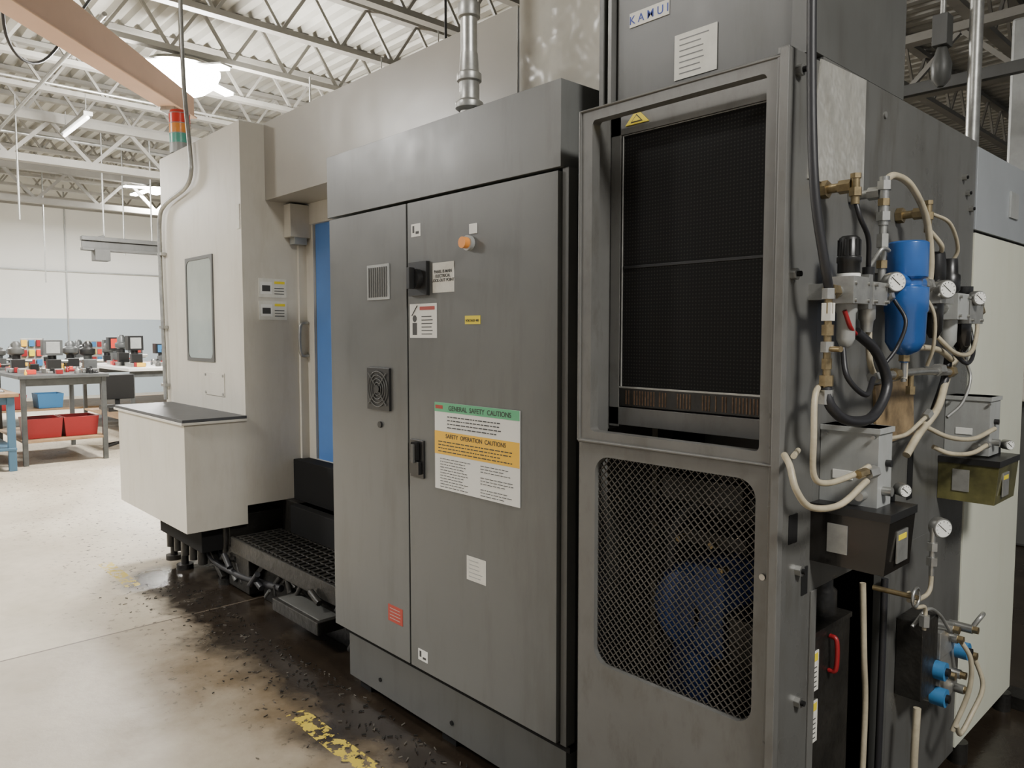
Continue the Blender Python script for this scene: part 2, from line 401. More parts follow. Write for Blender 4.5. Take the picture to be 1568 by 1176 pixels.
for i in range(11):
    para(X0+.03,X0+.15+random.random()*.04,.936+i*.0095,.0018)
    if i%4!=3:para(X0+.24,X0+.35+random.random()*.05,.936+i*.0095,.0018)
so=s.done(parent=cab)
text('text_general','GENERAL  SAFETY  CAUTIONS',(X0+X1)/2+.02,y-.001,1.197,.0225,'ink',so,align='CENTER')
text('text_operation','SAFETY  OPERATION  CAUTIONS',(X0+X1)/2,y-.001,1.103,.020,'ink',so,align='CENTER')
k=Bd('cabinet_top_conduit')
cx,cy=-2.105,1.75
k.cyl((cx,cy,2.158),(cx,cy,2.26),.034,'zinc').lathe((cx,cy,2.24),(0,0,1),[(0,.036),(.01,.050),(.03,.050),(.04,.036),(.10,.036),(.105,.044),(.13,.044),(.135,.036),(.20,.032)],'zinc')
k.cyl((cx,cy,2.40),(cx,cy,4.95),.030,'steel').lathe((cx,cy,2.56),(0,0,1),[(0,.03),(.005,.040),(.05,.040),(.055,.03)],'zinc')
k.done(.001)
# ---------------------------------------------------------------- guard frame with mesh
q=Bd('radiator_guard_frame')
q.holeplate(-1.352,-.785,1.165,2.032,-1.309,-.824,1.195,2.000,.012,1.50,1.53,'guard')
q.holeplate(-1.352,-.785,0.02,1.163,-1.296,-.832,.570,1.130,.045,1.505,1.53,'guard')
q.tube([(-1.348,1.50,1.168),(-1.348,1.50,2.028),(-.79,1.50,2.028),(-.79,1.50,1.168),(-1.348,1.50,1.168)],.006,'guard',smooth=False)
q.box(-1.352,-1.330,1.53,1.598,.0,2.03,'guard')
q.box(-1.352,-.785,1.53,1.545,2.01,2.032,'guard')
q.box(-.800,-.775,1.498,1.655,.0,2.045,'side')
q.box(-.790,-.771,1.490,1.512,.02,2.04,'guard')
q.box(-.776,-.773,1.545,1.585,.99,1.055,'dark').box(-.776,-.773,1.610,1.640,.86,.925,'dark')
for yy,zz in((1.536,2.00),(1.534,1.578),(1.589,.925),(1.60,.62)):
    q.cyl((-.776,yy,zz),(-.762,yy,zz),.013,'steel',n=6);q.cyl((-.763,yy,zz),(-.754,yy,zz),.006,'dark')
q.cyl((-.81,1.506,.92),(-.81,1.499,.92),.007,'steel')
gd=q.done(.004,3)
me=Bd('expanded_metal_mesh')
pxx,pzz=.0195,.0100;x0,x1,z0,z1=-1.30,-.828,.565,1.135
ncol=int((x1-x0)/(pxx/2));nrow=int((z1-z0)/pzz)
for r in range(nrow+1):
    for i in range(ncol):
        s0=1 if (i+r)%2 else -1
        za=z0+r*pzz+s0*pzz*.47;zb=z0+r*pzz-s0*pzz*.47
        xa=x0+i*pxx/2;xb=xa+pxx/2;tt=.00125
        vs=[(xa,1.519,za-tt),(xb,1.519,zb-tt),(xb,1.519,zb+tt),(xa,1.519,za+tt),(xa,1.524,za-tt),(xb,1.524,zb-tt),(xb,1.524,zb+tt),(xa,1.524,za+tt)]
        me.add(vs,[(0,1,2,3),(3,2,6,7),(0,4,5,1)],'mesh')
me.done(parent=gd)
# ---------------------------------------------------------------- heat exchanger unit
r=Bd('oil_cooler_unit')
r.box(-1.310,-.802,1.66,2.125,1.20,2.06,'dark')
r.box(-1.325,-.778,1.62,2.125,2.062,3.15,'greyd')
r.box(-1.345,-1.333,1.602,1.64,1.19,3.15,'guard')
r.box(-1.375,-1.360,1.602,1.64,1.19,3.15,'greyd')
r.box(-1.36,-1.345,1.630,1.64,2.1,3.15,'dark')
r.box(-.83,-.778,1.612,1.621,2.062,3.15,'greyd')
r.box(-.779,-.775,1.90,2.118,2.35,2.5,'greyd')
r.box(-1.330,-1.297,1.602,1.66,1.20,2.05,'guard').box(-.870,-.825,1.602,1.66,1.20,2.05,'greyd')
r.box(-1.33,-.825,1.602,1.66,1.978,2.062,'guard').box(-1.33,-.825,1.602,1.66,1.205,1.253,'guard')
r.box(-1.295,-.872,1.606,1.66,1.255,1.985,'screen')
r.box(-1.295,-.872,1.603,1.607,1.625,1.632,'black')
r.box(-1.297,-.870,1.602,1.606,1.305,1.310,'zinc')
r.box(-1.295,-.872,1.603,1.608,1.257,1.305,'oil')
for i in range(46):
    xx=-1.293+i*.0092
    if random.random()<.7:r.box(xx,xx+.004,1.602,1.606,1.262,1.300,'copper')
r.tube([(-1.29,1.604,1.31),(-1.29,1.604,1.975),(-.877,1.604,1.975),(-.877,1.604,1.31)],.0025,'zinc',smooth=False)
ru=r.done(.003)
s=Bd('maker_plate');s.box(-1.284,-1.160,1.617,1.620,2.255,2.292,'paper');mp=s.done(parent=ru)
text('text_maker','K A M U I',-1.222,1.6166,2.263,.030,'inkblue',mp,align='CENTER',bold=.004)
label('notice_sheet',-1.141,-1.020,2.085,2.195,'paper',y=1.617,lines=7,lk='greyd',par=ru)
s=Bd('warning_triangle');s.prism([(-1.280,1.998),(-1.205,1.998),(-1.2425,2.035)],'y',1.598,1.602,'yellowg').prism([(-1.262,2.002),(-1.223,2.002),(-1.2425,2.022)],'y',1.597,1.598,'ink').prism([(-1.257,2.0045),(-1.228,2.0045),(-1.2425,2.018)],'y',1.596,1.597,'yellowg');s.done(parent=ru)
s=Bd('side_notice');s.box(-.777,-.773,1.86,1.96,2.47,2.60,'paper');s.done(parent=ru)
pm=Bd('coolant_pump_motor')
pm.box(-1.25,-1.02,1.72,2.02,.06,.42,'oil')
cxm=-1.145
pm.lathe((cxm,1.70,.70),(0,1,0),[(0,.05),(.01,.105),(.05,.12),(.10,.12),(.30,.12),(.33,.10),(.34,.05)],'bluemot')
for i in range(18):
    a=2*math.pi*i/18;pm.bar((cxm+.12*math.cos(a),1.74,.70+.12*math.sin(a)),(cxm+.12*math.cos(a),2.0,.70+.12*math.sin(a)),.010,'bluemot')
pm.box(cxm-.08,cxm+.06,1.74,1.90,.42,.60,'bluemot').box(cxm+.03,cxm+.12,1.70,1.85,.60,.84,'bluemot')
pm.tube([(-1.28,1.7,.5),(-1.22,1.75,.6),(-1.24,1.8,.9),(-1.1,1.85,1.02),(-1.02,1.85,1.02)],.020,'rubber')
pm.box(-1.31,-1.02,1.73,2.1,0,.06,'oil').box(-1.28,-1.02,1.78,1.82,.98,1.05,'oil').box(-1.28,-1.02,1.80,1.84,.86,.90,'oil')
for a,b in((-1.16,.90),(-1.06,.90),(-1.03,.84),(-1.03,.58)): pm.cyl((a,1.72,b),(a,1.69,b),.009,'brass',n=6)
pm.done(.004,parent=ru)
# ---------------------------------------------------------------- machining centre (left/main)
m=Bd('machining_center_enclosure')
m.box(-5.515,-4.2,1.811,3.3,.46,2.652,'cream')
m.box(-4.20,-2.075,1.957,3.38,2.222,2.66,'beam')
m.box(-2.065,-1.45,1.957,3.38,2.222,2.72,'wrap')
m.box(-2.08,-2.06,1.960,3.3,2.222,2.65,'greyd')
m.box(-4.20,-1.45,2.45,3.38,.46,2.222,'cream')
m.box(-4.20,-2.6,2.20,2.45,.46,.70,'cream')
m.box(-4.20,-4.10,2.20,2.45,.46,2.222,'cream')
m.box(-4.205,-4.180,2.15,2.205,.46,1.98,'cream')
m.box(-4.20,-2.6,2.19,2.45,2.10,2.222,'cream')
m.box(-4.095,-2.75,2.215,2.235,.695,2.10,'bluedoor')
m.holeplate(-3.90,-2.75,.80,2.05,-3.86,-2.80,1.25,1.98,.05,2.200,2.215,'cream')
m.box(-3.86,-2.8,2.205,2.212,1.25,1.98,'glass')
m.tube([(-4.165,2.195,1.52),(-4.165,2.145,1.50),(-4.165,2.145,1.34),(-4.165,2.195,1.32)],.010,'steel')
m.box(-4.20,-4.12,2.07,2.20,2.02,2.21,'cream').box(-4.19,-4.13,2.10,2.18,1.98,2.02,'gbox')
m.box(-5.40,-4.20,1.465,1.812,.352,.965,'cream')
m.box(-5.42,-4.185,1.450,1.812,.965,.985,'darktop').box(-5.43,-4.18,1.445,1.812,.955,.968,'cream')
m.holeplate(-5.07,-4.62,1.28,1.94,-5.05,-4.64,1.30,1.92,.045,1.803,1.812,'greyd')
m.box(-5.05,-4.64,1.807,1.810,1.30,1.92,'glass')
m.box(-4.785,-4.485,1.805,1.812,1.075,1.215,'cream')
for a,b in((-4.77,1.09),(-4.50,1.09),(-4.77,1.20),(-4.50,1.20)): m.cyl((a,1.806,b),(a,1.80,b),.008,'steel')
m.box(-4.255,-4.215,1.807,1.811,2.05,2.19,'paper')
mc=m.done(.012,3)
s=Bd('hand_hazard_labels')
for z0 in(1.665,1.535):
    s.box(-4.2,-4.197,1.905,2.075,z0,z0+.11,'paper').box(-4.1975,-4.1965,1.915,1.985,z0+.02,z0+.09,'white').box(-4.1970,-4.196,1.925,1.975,z0+.035,z0+.07,'ink').box(-4.1970,-4.196,2.0,2.065,z0+.080,z0+.095,'yellowg')
    for i in range(3): s.box(-4.1970,-4.196,2.0,2.06,z0+.02+i*.016,z0+.025+i*.016,'greyd')
s.done(parent=mc)
b=Bd('machine_base')
b.box(-5.2,-2.7,2.05,3.3,.0,.46,'oil').box(-4.95,-4.25,1.72,2.1,.06,.40,'oil').box(-4.05,-3.0,2.0,2.5,.0,.46,'dark')
b.box(-4.2,-2.7,2.10,2.2,.44,.70,'dark')
b.box(-5.0,-4.3,1.58,1.72,.20,.34,'dark')
b.prism([(-4.15,.27),(-2.82,.27),(-2.82,.30),(-4.15,.30)],'y',1.70,2.0,'oil')
for i in range(26): b.box(-4.14+i*.050,-4.125+i*.050,1.71,1.99,.30,.308,'oil')
for i in range(6): b.box(-4.14,-2.84,1.72+i*.05,1.728+i*.05,.30,.308,'oil')
b.box(-4.15,-2.8,1.685,1.70,.22,.31,'oil')
for x,y in((-5.0,1.66),(-4.75,1.64),(-4.3,1.72),(-4.0,2.1),(-3.2,1.9),(-2.85,1.8)):
    b.cyl((x,y,.0),(x,y,.03),.05,'oil').cyl((x,y,.03),(x,y,.36),.022,'oil')
b.tube([(-4.9,1.7,.33),(-4.7,1.66,.20),(-4.5,1.70,.12),(-4.2,1.75,.20)],.03,'rubber')
b.tube([(-4.5,1.66,.30),(-4.4,1.66,.15),(-4.1,1.70,.10),(-3.6,1.72,.14)],.018,'rubber')
b.bar((-4.05,1.75,.05),(-3.7,1.74,.30),.03,'oil').bar((-4.6,1.66,.35),(-4.25,1.68,.05),.03,'oil')
b.box(-3.9,-2.8,1.76,1.98,.0,.22,'oil').box(-4.22,-3.95,1.70,1.9,.02,.24,'oil')
b.box(-3.45,-3.0,1.60,1.74,.10,.16,'oil').box(-3.43,-3.02,1.62,1.72,.155,.163,'greyd')
for i in range(5): b.cyl((-4.95+i*.13,1.63,.10),(-4.95+i*.13,1.63,.24),.028,'oil').cyl((-4.95+i*.13,1.63,.24),(-4.95+i*.13,1.63,.34),.010,'zinc')
for i in range(34):
    x=random.uniform(-4.8,-2.85);y=random.uniform(1.66,1.74);z=random.uniform(.04,.22);b.cyl((x,y,z),(x+random.uniform(-.12,.12),y,z+random.uniform(.02,.10)),random.uniform(.006,.018),random.choice(['oil','oil','rubber','greyd']),n=8)
b.done(.006,parent=mc)
cc_=Bd('metal_chip_debris')
for i in range(420):
    x=random.uniform(-4.6,-1.5);y=1.56-abs(random.gauss(0,.16));
    if y<.9: continue
    w_=random.uniform(.003,.011);a_=random.random()*3.14
    dx,dy=w_*math.cos(a_),w_*math.sin(a_)
    cc_.bar((x-dx,y-dy,.003),(x+dx,y+dy,.004),.003,random.choice(['chips','oil','oil','oil']),.003)
cc_.done()
st=Bd('signal_tower_light')
sx,sy=-5.42,1.92
st.cyl((sx,sy,2.655),(sx,sy,2.69),.06,'black')
z=2.69
for kk in('gbox','greenl','orange','redl'):
    st.cyl((sx,sy,z),(sx,sy,z+.062),.068,kk).cyl((sx,sy,z+.062),(sx,sy,z+.067),.070,'gbox');z+=.067
st.lathe((sx,sy,z),(0,0,1),[(0,.068),(.02,.06),(.03,.02)],'redl')
st.done(.001)
cd=Bd('tower_conduit')
cd.tube([(-4.96,1.785,4.45),(-4.96,1.785,3.2),(-4.88,1.785,2.62),(-4.87,1.785,2.46),(-4.98,1.785,2.38),(-5.36,1.785,2.32),(-5.47,1.785,2.22),(-5.48,1.785,1.9),(-5.46,1.785,1.4),(-5.45,1.785,1.0)],.014,'zinc')
for zz in(2.0,1.5,1.1): cd.box(-5.51,-5.43,1.775,1.808,zz-.01,zz+.01,'steel')
cd.done(parent=mc)
# right-hand side of the same machine
s=Bd('side_panel')
s.box(-.800,-.776,1.657,2.735,.86,2.060,'side')
s.box(-.800,-.776,2.13,2.735,.06,.86,'side')
s.box(-.800,-.772,2.085,2.13,.0,.86,'greyd')
s.box(-.800,-.772,1.657,1.685,.0,.86,'guard')
s.box(-1.42,-.80,2.126,2.735,.86,2.055,'greyd').box(-1.42,-.80,2.22,2.735,.06,.86,'dark')
s.box(-1.42,-1.36,1.95,2.22,.05,2.0,'dark')
for yy,zz in((2.612,1.93),(2.648,1.887),(2.686,1.843)): s.cyl((-.777,yy,zz),(-.764,yy,zz),.010,'steel',n=6);s.cyl((-.765,yy,zz),(-.760,yy,zz),.005,'dark')
s.box(-.776,-.774,2.235,2.275,.985,1.13,'dark')
for yy,zz in((2.70,.5),(2.71,1.0),(2.72,1.5),(2.0,2.0)): s.cyl((-.777,yy,zz),(-.772,yy,zz),.008,'zinc')
s.box(-1.42,-.772,2.740,3.385,.07,1.775,'creamw').box(-1.42,-.772,2.740,3.385,1.785,2.045,'foil').box(-1.42,-.78,2.74,3.38,1.77,1.79,'dark')
s.box(-.772,-.766,3.10,3.20,1.86,1.95,'gbox').box(-.772,-.766,3.0,3.012,.9,1.0,'steel')
for yy in(2.80,3.32): s.cyl((-.78,yy,.07),(-.78,yy,0),.03,'oil')
s.box(-.85,-.70,3.35,3.45,0,.05,'oil')
s.done(.004,parent=mc)
s=Bd('foil_notice_sheet');s.prism([(1.638,2.049),(1.875,2.056),(1.876,1.792),(1.590,1.786)],'x',-.775,-.772,'silver');s.done(parent=mc)
s=Bd('stained_backing_plate');s.prism([(1.975,1.32),(2.235,1.33),(2.255,1.17),(2.10,1.165),(1.99,1.22)],'x',-.776,-.768,'rust');s.done(.001,parent=mc)
# ---------------------------------------------------------------- pneumatics
def gauge(b,p,r,d=(.80,-.6,0)):
    p=Vector(p);d=Vector(d).normalized()
    b.lathe(p-d*.02,d,[(0,r*.8),(.003,r),(.026,r),(.028,r*.93)],'steel')
    b.cyl(p+d*.0082,p+d*.0092,r*.86,'white')
    up=Vector((0,0,1));sd=d.cross(up)
    b.bar(p+d*.0100-sd*r*.3-up*r*.3,p+d*.0100+sd*r*.6+up*r*.5,.0016,'ink',.0012)
    for i in range(9):
        a=math.radians(-130+i*32.5);v=sd*math.sin(a)+up*math.cos(a);b.bar(p+d*.0098+v*r*.62,p+d*.0098+v*r*.78,.0014,'ink',.001)
def nut(b,p,d,r,l,k='brass'):
    p=Vector(p);d=Vector(d).normalized();b.cyl(p,p+d*l,r,k,n=6)
f=Bd('filter_regulator')
X=-.70
f.box(-.728,-.668,1.590,1.675,1.515,1.572,'zinc');f.box(-.776,-.72,1.61,1.66,1.525,1.56,'steel')
f.lathe((X,1.638,1.57),(0,0,1),[(0,.018),(.01,.018),(.012,.023),(.032,.023),(.034,.025),(.045,.025),(.047,.022),(.085,.021),(.09,.015)],'black')
for i in range(12):
    a=2*math.pi*i/12;f.bar((X+.022*math.cos(a),1.638+.022*math.sin(a),1.618),(X+.022*math.cos(a),1.638+.022*math.sin(a),1.652),.003,'black')
f.cyl((X,1.638,1.572),(X,1.638,1.580),.024,'white')
f.lathe((X,1.632,1.515),(0,0,-1),[(0,.022),(.015,.022),(.02,.019),(.075,.019),(.09,.012),(.095,.004)],'gbox')
f.box(-.727,-.673,1.68,1.70,1.505,1.58,'steel').box(-.725,-.672,1.70,1.78,1.515,1.565,'zinc')
for yy in(1.60,1.665,1.71,1.77):
    for zz in(1.522,1.558): f.cyl((-.673,yy,zz),(-.664,yy,zz),.004,'steel',n=8)
f.cyl((X,1.56,1.54),(X,1.86,1.54),.012,'steel')
for yy in(1.80,1.84): nut(f,(X,yy,1.54),(0,1,0),.017,.018,'zinc')
nut(f,(X,1.575,1.54),(0,-1,0),.016,.03);f.cyl((X,1.74,1.565),(X,1.74,1.60),.013,'black')
f.lathe((X,1.74,1.515),(0,0,-1),[(0,.018),(.03,.018),(.035,.014),(.06,.012)],'zinc')
gauge(f,(-.665,1.800,1.568),.023)
f.done(.0025)
f=Bd('air_filter')
f.lathe((-.69,1.943,1.672),(0,0,-1),[(0,.040),(.004,.046),(.085,.046),(.09,.034),(.105,.034),(.11,.049),(.165,.049),(.17,.046),(.24,.044),(.262,.032),(.272,.012),(.290,.010)],'blue',n=32)
f.cyl((-.69,1.88,1.575),(-.69,2.02,1.575),.020,'blue');f.box(-.776,-.71,1.92,1.965,1.60,1.64,'steel')
f.cyl((-.69,1.84,1.575),(-.69,2.1,1.575),.013,'steel')
for yy in(1.855,2.03,2.07): nut(f,(-.69,yy,1.575),(0,1,0),.019,.018,'zinc')
f.cyl((-.69,1.943,1.385),(-.69,1.943,1.335),.006,'steel');nut(f,(-.69,1.943,1.405),(0,0,-1),.014,.02)
f.done(.001)
f=Bd('filter_regulator')
f.box(-.73,-.67,2.12,2.22,1.53,1.585,'zinc');gauge(f,(-.662,2.13,1.565),.024)
f.box(-.735,-.665,2.24,2.33,1.49,1.56,'gbox');f.lathe((-.70,2.28,1.56),(0,0,1),[(0,.018),(.01,.026),(.05,.026),(.055,.02),(.095,.018)],'black')
f.lathe((-.70,2.17,1.585),(0,0,1),[(0,.018),(.01,.024),(.05,.024),(.08,.02)],'black')
f.box(-.735,-.665,2.34,2.46,1.48,1.545,'zinc');f.lathe((-.70,2.40,1.545),(0,0,1),[(0,.018),(.01,.024),(.04,.024)],'black')
gauge(f,(-.655,2.37,1.55),.020)
f.lathe((-.70,2.28,1.49),(0,0,-1),[(0,.023),(.06,.022),(.08,.01)],'gbox');f.lathe((-.70,2.40,1.48),(0,0,-1),[(0,.023),(.06,.022),(.08,.01)],'tank')
f.lathe((-.70,2.17,1.53),(0,0,-1),[(0,.022),(.07,.021),(.09,.01)],'tank')
f.cyl((-.70,2.08,1.52),(-.70,2.52,1.52),.013,'steel');nut(f,(-.70,2.5,1.52),(0,1,0),.022,.035);f.box(-.776,-.72,2.3,2.35,1.5,1.54,'steel')
for yy,zz in((2.25,1.50),(2.32,1.50),(2.25,1.55),(2.32,1.55),(2.36,1.49),(2.44,1.49),(2.44,1.535)): f.cyl((-.666,yy,zz),(-.658,yy,zz),.004,'steel',n=8)
f.done(.0025)
p=Bd('pneumatic_fittings_and_hoses')
for yy,zz,kx in((1.66,1.77,'brass'),(2.10,1.76,'brass'),(1.815,1.775,'steel')):
    nut(p,(-.775,yy,zz),(1,0,0),.020,.016,kx);p.cyl((-.775,yy,zz),(-.715,yy,zz),.010,kx);nut(p,(-.735,yy,zz),(1,0,0),.015,.026,kx)
p.cyl((-.70,1.66,1.79),(-.70,1.66,1.73),.009,'brass');nut(p,(-.70,1.66,1.765),(0,0,-1),.014,.018);nut(p,(-.70,1.66,1.795),(0,0,-1),.012,.010)
p.cyl((-.70,2.10,1.78),(-.70,2.10,1.71),.009,'brass');nut(p,(-.70,2.10,1.76),(0,0,-1),.014,.018);nut(p,(-.70,2.10,1.79),(0,0,-1),.012,.010)
p.cyl((-.70,1.815,1.81),(-.70,1.815,1.70),.011,'steel');nut(p,(-.70,1.815,1.80),(0,0,-1),.016,.02,'steel');nut(p,(-.70,1.815,1.76),(0,0,-1),.014,.016,'brass');nut(p,(-.70,1.815,1.73),(0,0,-1),.017,.020,'steel')
p.cyl((-.70,1.815,1.70),(-.70,1.815,1.56),.008,'zinc');nut(p,(-.70,1.815,1.68),(0,0,-1),.014,.03,'zinc');nut(p,(-.70,1.815,1.62),(0,0,-1),.013,.018,'brass')
p.tube([(-.70,1.815,1.80),(-.695,1.86,1.818),(-.69,1.95,1.805),(-.685,2.04,1.74),(-.685,2.085,1.64),(-.69,2.09,1.56)],.0085,'beigehose')
p.tube([(-.70,1.66,1.74),(-.69,1.665,1.70),(-.69,1.71,1.66),(-.70,1.74,1.60)],.0055,'rubber')
p.tube([(-.71,1.815,1.66),(-.68,1.80,1.64),(-.68,1.76,1.64),(-.70,1.745,1.60)],.0045,'zinc')
p.tube([(-.70,2.10,1.72),(-.68,2.14,1.68),(-.69,2.17,1.66)],.006,'beigehose')
p.tube([(-.70,2.12,1.76),(-.68,2.20,1.74),(-.68,2.27,1.68),(-.70,2.28,1.64)],.005,'beigehose')
p.tube([(-.70,2.18,1.45),(-.67,2.25,1.40),(-.67,2.38,1.40),(-.69,2.5,1.46),(-.70,2.52,1.52)],.006,'beigehose')
p.tube([(-.70,2.28,1.42),(-.67,2.34,1.37),(-.68,2.44,1.40),(-.70,2.47,1.47)],.0055,'rubber')
p.tube([(-.69,1.87,1.53),(-.66,1.86,1.48),(-.67,1.84,1.42),(-.69,1.80,1.37)],.0045,'rubber')
p.tube([(-.69,2.04,1.56),(-.665,2.06,1.50),(-.67,2.08,1.42),(-.69,2.10,1.37)],.0045,'beigehose')
p.tube([(-.70,2.40,1.40),(-.68,2.42,1.33),(-.68,2.36,1.26),(-.70,2.30,1.22)],.0045,'zinc')
p.tube([(-.74,1.50,3.2),(-.735,1.502,2.4),(-.73,1.505,2.0),(-.715,1.50,1.75),(-.70,1.52,1.60),(-.70,1.545,1.545)],.010,'rubber')
p.cyl((X,1.545,1.55),(X,1.545,1.33),.008,'brass')
for zz,kx,rr_ in((1.545,'zinc',.014),(1.515,'brass',.011),(1.47,'brass',.013),(1.435,'zinc',.014),(1.40,'brass',.011),(1.365,'brass',.015)): nut(p,(X,1.545,zz),(0,0,-1),rr_,.022,kx)
p.box(X-.010,X+.010,1.535,1.555,1.478,1.515,'paper');p.cyl((X,1.545,1.42),(X+.035,1.53,1.42),.006,'brass')
p.tube([(X,1.545,1.34),(-.69,1.548,1.30),(-.675,1.60,1.268),(-.665,1.70,1.270),(-.665,1.775,1.335),(-.675,1.735,1.41),(-.69,1.66,1.455)],.0115,'rubber')
nut(p,(X,1.545,1.335),(0,0,-1),.016,.03,'steel')
p.tube([(-.69,1.66,1.45),(-.685,1.62,1.465),(-.69,1.60,1.50)],.005,'redbin')
p.tube([(X,1.62,1.42),(-.68,1.60,1.36),(-.665,1.66,1.32),(-.69,1.76,1.35)],.006,'rubber')
p.tube([(-.70,1.75,1.51),(-.70,1.76,1.40),(-.70,1.79,1.356)],.007,'beigehose')
p.tube([(-.70,1.785,1.352),(-.70,2.10,1.355),(-.70,2.32,1.345)],.010,'steel');nut(p,(-.70,2.20,1.355),(0,1,0),.017,.04,'zinc');nut(p,(-.70,1.90,1.354),(0,1,0),.015,.03,'brass');nut(p,(-.70,2.30,1.347),(0,1,0),.016,.03,'brass')
nut(p,(-.70,1.78,1.352),(0,1,0),.014,.025,'zinc');p.cyl((-.70,2.02,1.355),(-.70,2.02,1.30),.007,'brass');nut(p,(-.70,2.02,1.32),(0,0,-1),.012,.02,'brass')
p.tube([(-.69,1.943,1.34),(-.70,2.0,1.41),(-.70,2.2,1.41),(-.70,2.32,1.38)],.008,'beigehose')
p.tube([(-.715,2.05,1.14),(-.71,2.12,1.19),(-.70,2.22,1.25),(-.71,2.32,1.33),(-.71,2.4,1.39)],.010,'beigehose')
p.tube([(-.72,2.26,1.24),(-.71,2.30,1.32),(-.71,2.33,1.39)],.011,'rubber')
p.tube([(-.70,1.78,1.16),(-.69,1.84,1.20),(-.70,2.0,1.20),(-.69,2.10,1.235)],.0055,'beigehose');nut(p,(-.69,2.10,1.235),(0,1,.4),.012,.03,'zinc')
p.tube([(-.72,2.26,1.14),(-.69,2.30,1.12),(-.67,2.42,1.11),(-.65,2.50,1.13)],.0065,'beigehose');nut(p,(-.655,2.49,1.128),(0,1,0),.012,.025,'zinc')
p.tube([(-.72,2.20,1.20),(-.68,2.26,1.17),(-.66,2.40,1.155),(-.64,2.52,1.175)],.0065,'beigehose')
p.tube([(-.72,1.60,1.345),(-.71,1.52,1.33),(-.70,1.495,1.24),(-.70,1.50,1.16),(-.69,1.54,1.14),(-.67,1.62,1.15),(-.655,1.665,1.165)],.0065,'beigehose')
p.tube([(-.75,1.47,1.20),(-.72,1.435,1.185),(-.70,1.425,1.14),(-.69,1.47,1.10),(-.67,1.56,1.095),(-.655,1.655,1.135)],.007,'beigehose')
p.cyl((-.76,1.55,1.20),(-.73,1.47,1.20),.006,'beigehose')
nut(p,(-.655,1.655,1.15),(.2,1,0.1),.014,.03,'zinc');nut(p,(-.66,1.62,1.152),(.2,1,0.1),.010,.03,'brass')
gauge(p,(-.675,2.207,.930),.027);p.cyl((-.69,2.19,.93),(-.69,2.19,.80),.007,'steel');nut(p,(-.69,2.19,.89),(0,0,-1),.014,.022,'zinc');nut(p,(-.69,2.19,.85),(0,0,-1),.015,.022,'steel')
p.tube([(-.69,2.19,.82),(-.69,2.18,.76),(-.69,2.10,.755),(-.69,2.03,.77)],.006,'beigehose')
p.tube([(-.69,2.03,.79),(-.69,2.08,.74),(-.69,2.15,.72),(-.69,2.15,.66)],.0055,'beigehose');nut(p,(-.69,2.15,.70),(0,0,-1),.014,.03,'zinc')
pts=[(-.67,2.02+.024*math.cos(a),.785+.024*math.sin(a)) for a in[2*math.pi*i/20 for i in range(21)]]
p.tube(pts,.004,'steel',smooth=False);p.cyl((-.775,2.02,.785),(-.665,2.02,.785),.007,'brass');p.bar((-.67,1.996,.785),(-.67,2.044,.785),.004,'steel')
p.tube([(-.70,2.15,.44),(-.70,2.14,.3),(-.70,2.15,.12)],.010,'beigehose')
p.tube([(-.79,1.99,.80),(-.785,2.0,.6),(-.79,2.03,.45),(-.785,2.01,.2)],.008,'beigehose').tube([(-.765,2.07,.8),(-.762,2.06,.5),(-.765,2.06,.1)],.009,'rubber')
p.done(.001)
def lub(x1,y0,y1,z0,z1,tx1,ty0,ty1,tz0,tz1,tm):
    b=Bd('lubricator_unit')
    b.box(-.775,x1,y0,y1,z0,z1,'gbox').box(-.775,x1+.004,y0-.004,y1+.004,z1-.012,z1,'gbox')
    b.box(-.775,tx1,ty0,ty1,tz1-.018,tz1,'black')
    b.prism([(-.775,tz1-.018),(tx1-.003,tz1-.018),(tx1-.012,tz0),(-.775,tz0)],'y',ty0+.004,ty1-.004,tm)
    for u in(0.015,.12): b.cyl((-.776+u,y0-.004,z1-.02),(-.776+u,y0-.009,z1-.02),.004,'steel')
    b.box(-.745,-.70,y0-.002,y0,z0+.06,z0+.08,'white')
    b.box(-.735,-.69,ty0+.001,ty0+.004,tz0+.03,tz0+.095,'zinc')
    b.prism([(ty0+.05,tz0+.02),(ty0+.11,tz0+.02),(ty0+.11,tz0+.09),(ty0+.05,tz0+.09)],'x',tx1-.006,tx1-.0025,'zinc')
    b.box(tx1-.0028,tx1-.0018,ty0+.055,ty0+.10,tz0+.070,tz0+.082,'yellowg')
    b.cyl((x1-.02,y1+.03,tz1),(x1-.02,y1+.03,tz1+.02),.018,'black')
    gauge(b,(x1+.02,y1+.02,tz1+.03),.015)
    b.cyl((x1,y0+.03,z0+.04),(x1+.02,y0+.03,z0+.04),.010,'steel').cyl((x1,y0+.045,z0+.10),(x1+.012,y0+.045,z0+.10),.008,'black')
    b.cyl((x1-.03,y0,z0+.03),(x1-.03,y0-.025,z0+.03),.010,'zinc')
    return b.done(.003)
lub(-.646,1.69,1.765,1.065,1.245,-.600,1.645,1.80,.935,1.070,'tank')
lub(-.655,2.53,2.63,1.090,1.265,-.612,2.48,2.69,.955,1.085,'amber')
v=Bd('solenoid_valve_block')
v.box(-.775,-.705,2.19,2.31,.44,.66,'oil').box(-.775,-.70,2.32,2.44,.52,.60,'zinc')
for yy,zz in((2.30,.50),(2.31,.42),(2.50,.50)):
    v.cyl((-.76,yy,zz),(-.69,yy,zz),.020,'zinc');v.cyl((-.715,yy,zz),(-.677,yy,zz),.026,'bluesol');v.cyl((-.677,yy,zz),(-.668,yy,zz),.012,'black')
v.box(-.775,-.71,2.36,2.52,.37,.55,'zinc')
